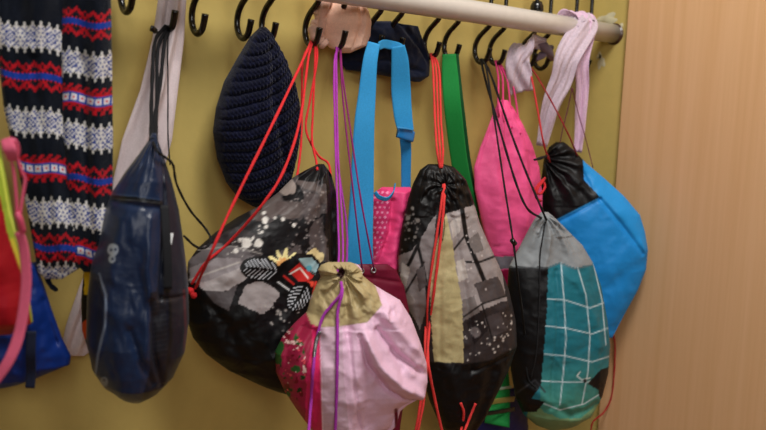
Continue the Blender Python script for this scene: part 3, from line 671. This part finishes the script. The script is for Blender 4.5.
# ================================================================== 7 hot pink bag
t = thing('drawstring_bag', 'plain hot pink drawstring bag with pink cords behind the teal bag', 'bag', P(505, 95, .07))
B7 = Body([(499,100),(493,114),(487,130),(480,148),(474,168),(475,190),(481,218),(488,245),(493,268),(495,300)],
          [(506,98),(514,109),(523,125),(532,145),(539,168),(542,195),(541,240),(536,300)],
          (508, 190), .070, 14, ((100,.005),(125,.013),(180,.024),(240,.028),(300,.02)), .7)
def rel(x, y, s, t):
    h = pleats(10, .005, 96, 210, 48)(x, y, s, t)
    h += ridge(x, y, [(500,110),(490,170),(492,240)], 5, .004) + ridge(x, y, [(515,130),(520,200),(515,260)], 6, .004)
    return h + .012 * fbm(x, y, 24, 54) + .0035 * wrk(x, y, 22, 57, 1, .35) + .001 * wrk(x, y, 9, 58)
def colr(x, y, s, t):
    p = Paint(x, y, (234, 98, 150))
    p.poly([(480,257),(550,255),(550,269),(480,269)], (128, 124, 132)); p.poly([(480,270),(550,270),(550,310),(480,310)], (150, 28, 72))
    p.line([(480,256),(550,254)], 1, (180,40,96))
    return p.c
B7.build('bag_body', NYLON, t, colr, rel)
PK = (226, 66, 128)
for k, (xa, xb) in enumerate(((499, 498), (503, 503), (506, 511), (508, 519))):
    cord('drawstring', [hb('l', (k-1.5)*.003), P(xa - 1, 75, .055), P((xa+xb)/2, 88, .062), P(xb, 108 + 5*k, .075), B7.on(xb + 1, 116 + 6*k, .001)], .0018, PK, t)
adopt(t)

# ================================================================== 8 pink backpack on light blue straps
t = thing('backpack', 'pink dotted backpack hanging from wide light blue shoulder straps', 'backpack', P(390, 190, .06))
B8 = Body([(382,187),(375,192),(371,200),(371,230),(371,260),(372,300)],
          [(398,182),(408,185),(413,191),(410,210),(405,235),(401,262),(400,300)],
          (390, 235), .070, 20, ((182,.014),(200,.022),(260,.026),(300,.02)), .7)
def rel(x, y, s, t):
    return ridge(x, y, [(389,200),(386,230),(376,262)], 3, -.008) + ridge(x, y, [(400,190),(394,225),(388,270)], 5, .006) + .010 * fbm(x, y, 18, 64) + .002 * wrk(x, y, 14, 65)
def colr(x, y, s, t):
    p = Paint(x, y, (222, 78, 132))
    m = inpoly(x, y, [(365,185),(388,190),(390,205),(386,232),(374,262),(365,290)])
    p.mask(m, (205, 62, 116)); gx = np.mod(x + (np.floor(y/5) % 2)*2.5, 5) - 2.5; gy = np.mod(y, 5) - 2.5
    p.mask(m & (np.hypot(gx, gy) < 1.25), (236, 150, 184))
    return p.c
B8.build('bag_body', NYLON, t, colr, rel)
BLU = cmat('web', (46, 150, 210)); CR = np.array(right)
def wpx(px_, d): return px_ * 1.33 / F
sd = nrm((.85, -.52, 0))
ribbon('shoulder_strap', [P(374, 43, .078), P(370, 62, .080), P(367, 95, .080), P(364, 130, .083), P(362, 190, .085), P(360, 240, .09), P(360, 278, .09)], [.020, .024, .030, .036, .041, .045], .003, BLU, t, sd)
ribbon('shoulder_strap', [P(398, 46, .078), P(400, 62, .076), P(401, 90, .07), P(403, 115, .072), P(406, 132, .075)], [.022, .029, .033, .031, .027], .003, BLU, t, sd)
ribbon('shoulder_strap', [P(404, 126, .072), P(406, 150, .072), P(406, 175, .070), P(406, 195, .070)], [.020, .017, .016], .0025, cmat('web', (36, 132, 196)), t, sd)
ribbon('grab_loop', [P(379, 46, .074), P(384, 44, .070), P(390, 45, .068), P(396, 46, .070), P(401, 48, .074)], [.013, .015, .013], .003, BLU, t, (0, 0, 1))
ribbon('grab_loop', [P(375, 192, .095), P(379, 197, .10), P(387, 199, .10), P(393, 193, .10), P(395, 184, .095)], [.007, .007], .002, BLU, t, (0, -.4, 1))
bk = ribbon('strap_buckle', [P(397.5, 132, .083), P(405, 134, .085), P(413, 137, .083)], [.018, .020, .018], .006, cmat('plastic', (30, 118, 186)), t, (0, 0, 1))
ribbon('buckle_bar', [P(397, 127.5, .088), P(405, 128.5, .09), P(413, 130, .088)], [.003, .003], .003, cmat('plastic', (60, 150, 210)), bk, (0, 0, 1))
adopt(t)

# ================================================================== 9 maroon bag with eyelets
t = thing('drawstring_bag', 'dark maroon bag with metal eyelets behind the pale pink bag', 'bag', P(378, 266, .13))
B9 = Body([(358,264),(352,280),(348,310),(348,370),(352,410),(358,436)], [(384,262),(396,270),(404,286),(409,310),(409,370),(404,400),(399,436)], (380, 320), .135, 20, ((262,.006),(300,.010),(400,.012),(436,.010)), .7)
B9.build('bag_body', NYLON, t, lambda x, y, s, t: Paint(x, y, (112, 22, 52)).c, lambda x, y, s, t: .008 * fbm(x, y, 20, 74) + ridge(x, y, [(356,275),(400,282)], 2, -.002))
for q in ((361.5, 270.5), (373, 270)):
    torus('eyelet', B9.on(q[0], q[1], .0015), B9.n, .0036, .0013, cmat('metal', (190, 190, 195)), t, 20, 8)
cord('drawstring', [hb('f', .004), P(341, 70, .065), P(344, 110, .085), P(353, 190, .13), B9.on(361.5, 269, .004)], .0014, (138, 36, 108), t)
cord('drawstring', [hb('f', .006), P(342, 70, .065), P(349, 120, .09), P(361, 200, .13), B9.on(373, 268, .004)], .0014, (138, 36, 108), t)
adopt(t)

# ================================================================== 10 backpack on the green strap
t = thing('backpack', 'dark blue backpack low behind the grey bag, on a wide green strap', 'backpack', P(490, 420, .05))
B10 = Body([(470,388),(462,396),(458,415),(456,450),(458,520),(465,560)], [(514,386),(522,392),(526,410),(528,450),(526,520),(518,560)], (490, 440), .050, 8, ((386,.01),(410,.03),(520,.035),(560,.03)), .8, res=.5)
B10.build('bag_body', NYLON, t, lambda x, y, s, t: Paint(x, y, (34, 38, 96)).c, lambda x, y, s, t: .01 * fbm(x, y, 20, 84))
GR = cmat('web', (24, 140, 62)); GR2 = cmat('web', (16, 84, 44))
ribbon('shoulder_strap', [P(449, 54, .060), P(450, 75, .062), P(453, 110, .062), P(460, 165, .045), P(471, 215, .030), P(486, 280, .028), P(496, 340, .035), P(499, 385, .07), P(497, 425, .11)], [.024, .030, .031, .030, .028, .030, .042, .048], .003, GR, t, sd)
ribbon('shoulder_strap', [P(457, 54, .056), P(459, 75, .055), P(463, 110, .053), P(470, 165, .035), P(480, 215, .022)], [.006, .006], .002, GR2, t, sd)
bk = ribbon('strap_buckle', [P(481, 404, 0.106), P(497, 401, 0.108), P(514, 399, 0.103)], [.010, .010], .004, cmat('plastic', (150, 140, 70)), t, (0, 0, 1))
ribbon('buckle_bar', [P(481, 414, 0.106), P(497, 412, 0.110), P(514, 409, 0.106)], [.008, .008], .004, cmat('plastic', (20, 24, 22)), bk, (0, 0, 1))
ribbon('strap_stripe', [P(484, 391, 0.098), P(498, 389, 0.100), P(511, 387, 0.096)], [.005, .005], .003, cmat('web', (176, 196, 170)), t, (0, 0, 1))
ribbon('side_tab', [P(441, 352, .10), P(436, 372, .10), P(428, 388, .10)], [.022, .018, .008], .003, cmat('web', (14, 62, 36)), t, sd)
adopt(t)

# ================================================================== left edge: lime and red bag with pink strap
t = thing('backpack', 'lime green and red bag with a pink strap at the left edge', 'backpack', P(0, 140, .2))
B11 = Body([(-40,122),(-52,160),(-56,220),(-58,300),(-50,335)], [(-8,124),(-2,140),(6,175),(13,215),(22,262),(30,300),(33,322),(10,335)], (0, 230), .165, 24, ((122,.02),(200,.04),(300,.045),(335,.03)), .8, res=.8)
def colr(x, y, s, t):
    p = Paint(x, y, (150, 168, 62))
    p.poly([(-60,188),(0,196),(8,235),(20,268),(29,305),(34,340),(-60,340)], (150, 20, 36)); p.line([(0,160),(10,215),(24,262)], 2.5, (200,212,96)); p.line([(12,240),(24,275),(36,325)], 4, (196,182,70))
    return p.c
B11.build('bag_body', NYLON, t, colr, lambda x, y, s, t: .010 * fbm(x, y, 26, 94))
PS = cmat('web', (214, 92, 122))
ribbon('shoulder_strap', [P(6, 139, .262), P(10, 150, .268), P(13, 160, .262)], [.010, .013, .010], .003, PS, t, sd)
ribbon('shoulder_strap', [P(19, 232, .25), P(24, 250, .25), P(26, 285, .25), P(20, 330, .25), P(8, 362, .25), P(-14, 392, .24)], [.009, .010, .011, .010], .003, PS, t, sd)
tube('strap_buckle', [P(9, 140, .262), P(15, 141, .265), P(18, 150, .262), P(16, 158, .26), P(11, 159, .26)], .0022, cmat('plastic', (214, 84, 118)), t, 10, 4)
for a_ in (((11,158),(14,175),(16,195),(17,215)), ((17,158),(22,172),(25,180),(22,200),(20,215))):
    tube('strap_buckle', [P(q[0], q[1], .26) for q in a_], .0016, cmat('plastic', (214, 84, 118)), t, 8, 4)
tube('strap_buckle', [P(17, 213, .26), P(20, 220, .262), P(23, 232, .258)], .0034, cmat('plastic', (210, 78, 112)), t, 10, 4)
adopt(t)

t = thing('drawstring_bag', 'royal blue bag low at the left below the patterned scarf', 'bag', P(30, 290, .08))
B12 = Body([(-10,262),(-30,290),(-42,330),(-44,370),(-20,388),(0,388)], [(36,262),(44,285),(52,310),(62,338),(71,356),(70,364),(50,372),(20,384),(5,388)], (20, 330), .085, 22, ((262,.02),(330,.035),(388,.02)), .8, res=.8)
B12.build('bag_body', NYLON, t, lambda x, y, s, t: Paint(x, y, (22, 52, 118)).c, lambda x, y, s, t: .012 * fbm(x, y, 22, 104) + .004 * wrk(x, y, 24, 105, 1, .5) + ridge(x, y, [(30,300),(34,340),(30,375)], 5, .006) + ridge(x, y, [(45,300),(56,340)], 4, -.006))
ribbon('side_strap', [B12.on(32,330,.003), B12.on(31,352,.003), P(31,372,.12), P(30,388,.12)], [.011,.011], .002, cmat('web', (16,24,48)), t, sd)
cord('drawstring', [P(28, 200, .05), P(36, 240, .06), P(48, 280, .075), P(56, 290, .07)], .003, (18, 30, 60), t)
adopt(t)

# dark printed bag peeping out behind the navy one
t = thing('drawstring_bag', 'dark bag with yellow and orange print peeping out left of the navy bag', 'bag', P(98, 245, .05))
B13 = Body([(100,232),(92,245),(84,268),(81,300),(82,330),(88,350),(98,362)], [(118,232),(128,260),(132,300),(130,340),(112,362)], (100, 300), .080, 22, ((232,.008),(290,.02),(362,.012)), .8)
def colr(x, y, s, t):
    p = Paint(x, y, (24, 24, 26)); p.poly([(108,236),(98,250),(84,270),(84,294),(98,298),(106,280)], (206, 172, 40), 1)
    p.blob(86, 330, 6, (196, 82, 40), 9, .5); p.blob(92, 312, 5, (60, 70, 40), 6, .5); p.blob(90, 345, 4, (110, 105, 100), 5, .4); p.blob(100, 290, 5, (30,30,34), 7, .4)
    return p.c
B13.build('bag_body', NYLON, t, colr, lambda x, y, s, t: .006 * fbm(x, y, 14, 114)); adopt(t)

# ================================================================== patterned knitted scarf
t = thing('knitted_scarf', 'folded navy, white and red patterned knitted scarf at the upper left', 'scarf', P(60, 0, .06))
def nordic(centres, x0, sl):
    def f(x, y, s, t):
        ST = 2.05
        y = y - sl * (x - x0) + 2.2 * np.sin(s * 3.3 + x0) ; x = x + 1.2 * np.sin(y / 17)
        ix = np.floor((x - x0) / ST); iy = np.floor((y - .45 * np.abs(np.mod(x - x0, ST) - ST / 2) * 2) / ST); X = ix; 
        c = np.tile(lin((20, 26, 38)), (len(x), 1))
        def put(m, rgb): c[m] = lin(rgb)
        for cy, kind in centres:
            j = iy - round(cy / ST); a = np.abs(j); tri = np.abs(np.mod(X, 6) - 3)      # 0..3
            if kind == 'W':
                band = a <= 4 + 1.7 * np.abs(np.mod(X, 4) - 2); put(band, (204, 201, 198))
                xx = np.mod(X, 10) - 5; r1 = np.abs(xx) + a
                put(band & (a <= 5) & ((r1 == 3) | (r1 == 1) | ((np.abs(xx) == a) & (a > 1) & (a < 5)) | ((r1 == 6) & (a > 1)) | ((a == 0) & (np.abs(xx) == 5))), (40, 66, 140))
                pass
            elif kind == 'B':
                tr = np.abs(np.mod(X, 8) - 4); put(a <= 1, (34, 66, 150)); put((a == 2 + tr) | (a == 3 + tr) | ((a == 6 - tr) & (tr < 3)) | ((a == 2) & (np.mod(X, 2) == 0)), (176, 28, 42))
            else:
                put(a <= 5, (172, 26, 40)); put((a == 6) & (np.mod(X, 4) < 2), (172, 26, 40)); put((a == 5) & (np.mod(X, 4) == 2), (20, 26, 38)); put((a <= 5) & (np.mod(X + j, 4) == 0) & (a > 3), (20, 26, 38)); put(a <= 2, (44, 80, 160)); put((a <= 1) & (np.mod(X, 4) > 0), (205, 200, 205)); put((a == 0) & (np.mod(X, 4) == 2), (196, 34, 48))
        x = x + .8 * np.sin(y / 9); n = fbm(x, y, 3, 5)[:, None]; return np.clip(c * (1 + .35 * n), 0, 1)
    return f
def kr(x, y, s, t, seed=0):
    ST = 2.05; return .0040 * np.sin(s * 5 + seed + y * .006) * np.clip(1.2 - np.abs(s), 0, 1) + .0010 * (np.abs(np.sin(np.pi * x / ST)) + .7 * np.abs(np.sin(np.pi * (y + np.abs(np.mod(x, 2*ST) - ST)) / ST))) + .012 * fbm(x, y * .35, 20, 120 + seed)
B14 = Body([(-6,-12),(-4,40),(4,110),(18,170),(28,215),(36,262),(38,272),(46,279)], [(64,-12),(66,60),(68,130),(74,190),(82,250),(80,268),(62,279)], (40, 130), .100, 24, ((-12,.012),(200,.014),(279,.016)), .8, res=1.5)
B14.build('scarf_end', KNIT, t, nordic(((30,'W'),(70,'B'),(114,'W'),(160,'R'),(202,'W'),(237,'B'),(266,'W')), 0, .16), lambda x, y, s, t: kr(x, y, s, t) + ridge(x, y, [(34,60),(44,150),(60,270)], 6, -.006))
B15 = Body([(60,-12),(60,60),(61,130),(66,190),(68,240),(74,262),(84,272)], [(111,-12),(112,60),(113,130),(113,200),(112,245),(108,262),(98,271)], (88, 130), .120, 24, ((-12,.012),(200,.016),(272,.018)), .8, res=1.5)
B15.build('scarf_end', KNIT, t, nordic(((20,'B'),(62,'W'),(97,'R'),(134,'W'),(177,'B'),(213,'W'),(250,'R')), 60, .06), lambda x, y, s, t: kr(x, y, s, t, 5) + ridge(x, y, [(84,60),(86,150),(94,262)], 5, -.006))
adopt(t)

# ================================================================== long white cloth behind the navy bag
B16 = Body([(160,-14),(152,40),(140,90),(122,140),(112,185),(98,240),(78,290),(66,325),(61,348),(66,356)], [(187,-14),(184,40),(178,90),(172,140),(160,185),(140,240),(112,290),(96,330),(90,352),(84,356)], (140, 140), .034, 6, ((-14,.005),(356,.006)), .5, res=.8, flat=.35)
o = B16.build('hanging_cloth', COTTON, None, lambda x, y, s, t: Paint(x, y, (204, 192, 194)).c, lambda x, y, s, t: .007 * np.sin(s * 6 + .02 * y) * np.clip(1-abs(s), 0, 1) + .006 * fbm(x, y * .3, 12, 130))
tag(o, 'long pinkish white cloth hanging behind the navy bag', 'cloth')

# ================================================================== dark knitted beanie
t = thing('beanie', 'chunky dark navy knitted beanie hanging on a hook', 'hat', P(262, 35, .08))
B17 = Body([(260,27),(250,37),(238,57),(224,82),(216,108),(213,132),(217,158),(226,182),(238,198),(252,206),(258,208)], [(266,27),(274,40),(284,60),(294,84),(300,110),(300,130),(296,158),(290,182),(280,198),(266,208)], (258, 120), .060, 12, ((27,.012),(60,.03),(120,.042),(180,.03),(208,.02)), .6, res=1.5)
def rel(x, y, s, t):
    v = y + .45 * (x - 258) + 10 * s * s; w = (x - 258) * .8 - (y - 30) * .25
    v = v + 5 * fbm(x, y, 22, 143); rib = np.abs(np.sin(v * np.pi / 11)) ; st = np.abs(np.sin(w * np.pi / 3.0 + (np.floor(v / 5.5) % 2) * 1.5))
    return .0040 * rib + .0022 * st * (.5 + np.abs(np.sin(v * np.pi / 5.5))) + .010 * fbm(x, y, 24, 140) + ridge(x, y, [(266,50),(266,110),(280,170)], 4, -.007)
def colr(x, y, s, t):
    p = Paint(x, y, (16, 19, 42)); p.mask(fbm(x, y, 4, 141) > .15, (26, 30, 60), .6); return p.c
B17.build('knitted_body', KNIT, t, colr, rel)
tube('hanging_loop', [P(261, 30, .07), hb('d', -.002), P(267, 30, .07)], .002, cmat('cloth', (24, 26, 40)), t, 8, 5)
adopt(t)

# ================================================================== peach bonnet and navy cap
t = thing('bonnet', 'peach pink soft bonnet with a frilly edge on the hooks', 'hat', P(340, 20, .05))
B18 = Body([(334,-6),(325,2),(320,14),(319,28),(322,40),(330,48),(342,53)], [(348,-6),(360,1),(368,10),(371,22),(370,36),(366,46),(350,53)], (346, 25), .040, 14, ((-4,.010),(24,.024),(52,.012)), .8, res=1.2)
B18.build('bonnet_crown', COTTON, t, lambda x, y, s, t: Paint(x, y, (230, 192, 172)).c, lambda x, y, s, t: ridge(x, y, [(358,6),(356,28),(350,48)], 2, -.004) + ridge(x, y, [(362,8),(361,28),(356,48)], 2, .003) + .004 * fbm(x, y, 16, 150) + .0006 * wrk(x, y, 6, 151))
fr = []
for k, q in enumerate(((330,-2),(322,6),(318,14),(322,20),(315,26),(314,34),(320,40),(326,46))):
    fr.append(P(q[0], q[1], .040 + .006 * (k % 2)))
c_ = crom(fr, 10); tube('frill', c_, [.006 + .0035 * abs(math.sin(i * .45)) for i in range(len(c_))], cmat('cloth', (226, 184, 166)), t, 12, 1)
tube('frill', [P(328, 2, .046), P(322, 12, .050), P(321, 24, .048), P(319, 36, .044)], [.005, .009, .005, .009, .006], cmat('cloth', (218, 172, 154)), t, 12, 8)
adopt(t)
t = thing('cap', 'dark navy cloth cap lying behind the light blue strap loop', 'hat', P(385, 50, .04))
B19 = Body([(374,21),(360,27),(352,36),(342,50),(340,62),(346,70),(370,73),(400,79),(415,82)], [(390,21),(402,24),(418,26),(421,35),(426,48),(430,62),(429,76),(420,82)], (388, 50), .022, 10, ((21,.008),(50,.018),(82,.010)), .8, res=1.2)
def colr(x, y, s, t):
    p = Paint(x, y, (26, 34, 56)); p.poly([(404,25),(420,25),(424,48),(416,38)], (20, 26, 44)); return p.c
B19.build('cap_crown', COTTON, t, colr, lambda x, y, s, t: ridge(x, y, [(400,26),(412,40),(426,60)], 2.5, -.005) + ridge(x, y, [(345,62),(380,60),(420,72)], 2.5, -.004) + ridge(x, y, [(368,30),(390,42)], 4, .004) + .010 * fbm(x, y, 14, 160) + .003 * wrk(x, y, 18, 161))
adopt(t)

# ================================================================== lilac scarf knotted over the rail
t = thing('scarf', 'thin pale lilac scarf looped over the metal rail', 'scarf', (P(568, 20, TUBE_D)[0], yt, zt + .03))
LIL = mat('lilac_gauze', (222, 188, 212), .9, .1, .2, .6, 700, .1)
LIL2 = mat('grey_lilac_gauze', (202, 184, 196), .9, .1, .2, .6, 700, .12)
def wav(s_, q): return .0034 * math.sin(s_ * 3.1 + q * 9) + .0022 * math.sin(s_ * 6.3 - q * 14 + 1) + .0012 * math.sin(s_ * 13 + q * 31)
xs = P(580, 22, TUBE_D)[0]; xl = P(571, 20, TUBE_D)[0]
rr_ = TUBE_R + .006
def arc(x0, x1, a0, a1, n=6): return [(x0 + (x1-x0)*i/(n-1), yt - rr_*math.cos(math.radians(a0 + (a1-a0)*i/(n-1))), zt + rr_*math.sin(math.radians(a0 + (a1-a0)*i/(n-1)))) for i in range(n)]
ribbon('scarf_tail', [np.array(p_) for p_ in arc(xs - .035, xs, 170, 10, 7)] + [P(582, 60, .118), P(582, 90, .112), P(580, 125, .105), P(577, 152, .10)], [.040, .046, .040, .032, .028, .026, .016], .0035, LIL, t, [(1, 0, 0), (1, 0, 0), sd, sd], 8, wav, 24)
ribbon('scarf_tail', [np.array(p_) for p_ in arc(xs + .015, xl + .012, 175, 5, 7)] + [P(568, 55, .119), P(561, 80, .110), P(550, 108, .095), P(541, 146, .075)], [.050, .058, .056, .054, .050, .044, .022], .0035, LIL2, t, [(1, 0, 0), (1, 0, 0), sd, sd], 8, wav, 24)
ribbon('scarf_tail', [P(545, 44, .066), P(534, 42, .070), P(524, 46, .072), P(518, 60, .072), P(519, 76, .070), P(522, 92, .066)], [.020, .030, .040, .046, .050, .044], .0035, LIL2, t, [(0, 0, 1), sd, sd], 8, wav, 24)
tube('scarf_knot', [P(535, 42, .062), P(543, 46, .066), P(549, 53, .064), P(552, 60, .06)], [.006, .010, .009, .004], cmat('cloth', (120, 100, 112)), t, 12, 6)
tube('scarf_knot', [P(536, 60, .058), P(542, 55, .06), P(552, 47, .06)], [.004, .008, .005], cmat('cloth', (96, 78, 92)), t, 12, 6)
adopt(t)

# thin near-black strip, upright and low by the cupboard edge
o = ribbon('dark_strip', [P(598, 330, .06), P(597, 380, .06), P(596, 410, .06), P(595, 445, .06)], [.012, .012], .002, cmat('web', (28, 24, 24)), None, sd)
tag(o, 'narrow black strip low between the teal bag and the cupboard', 'strap')
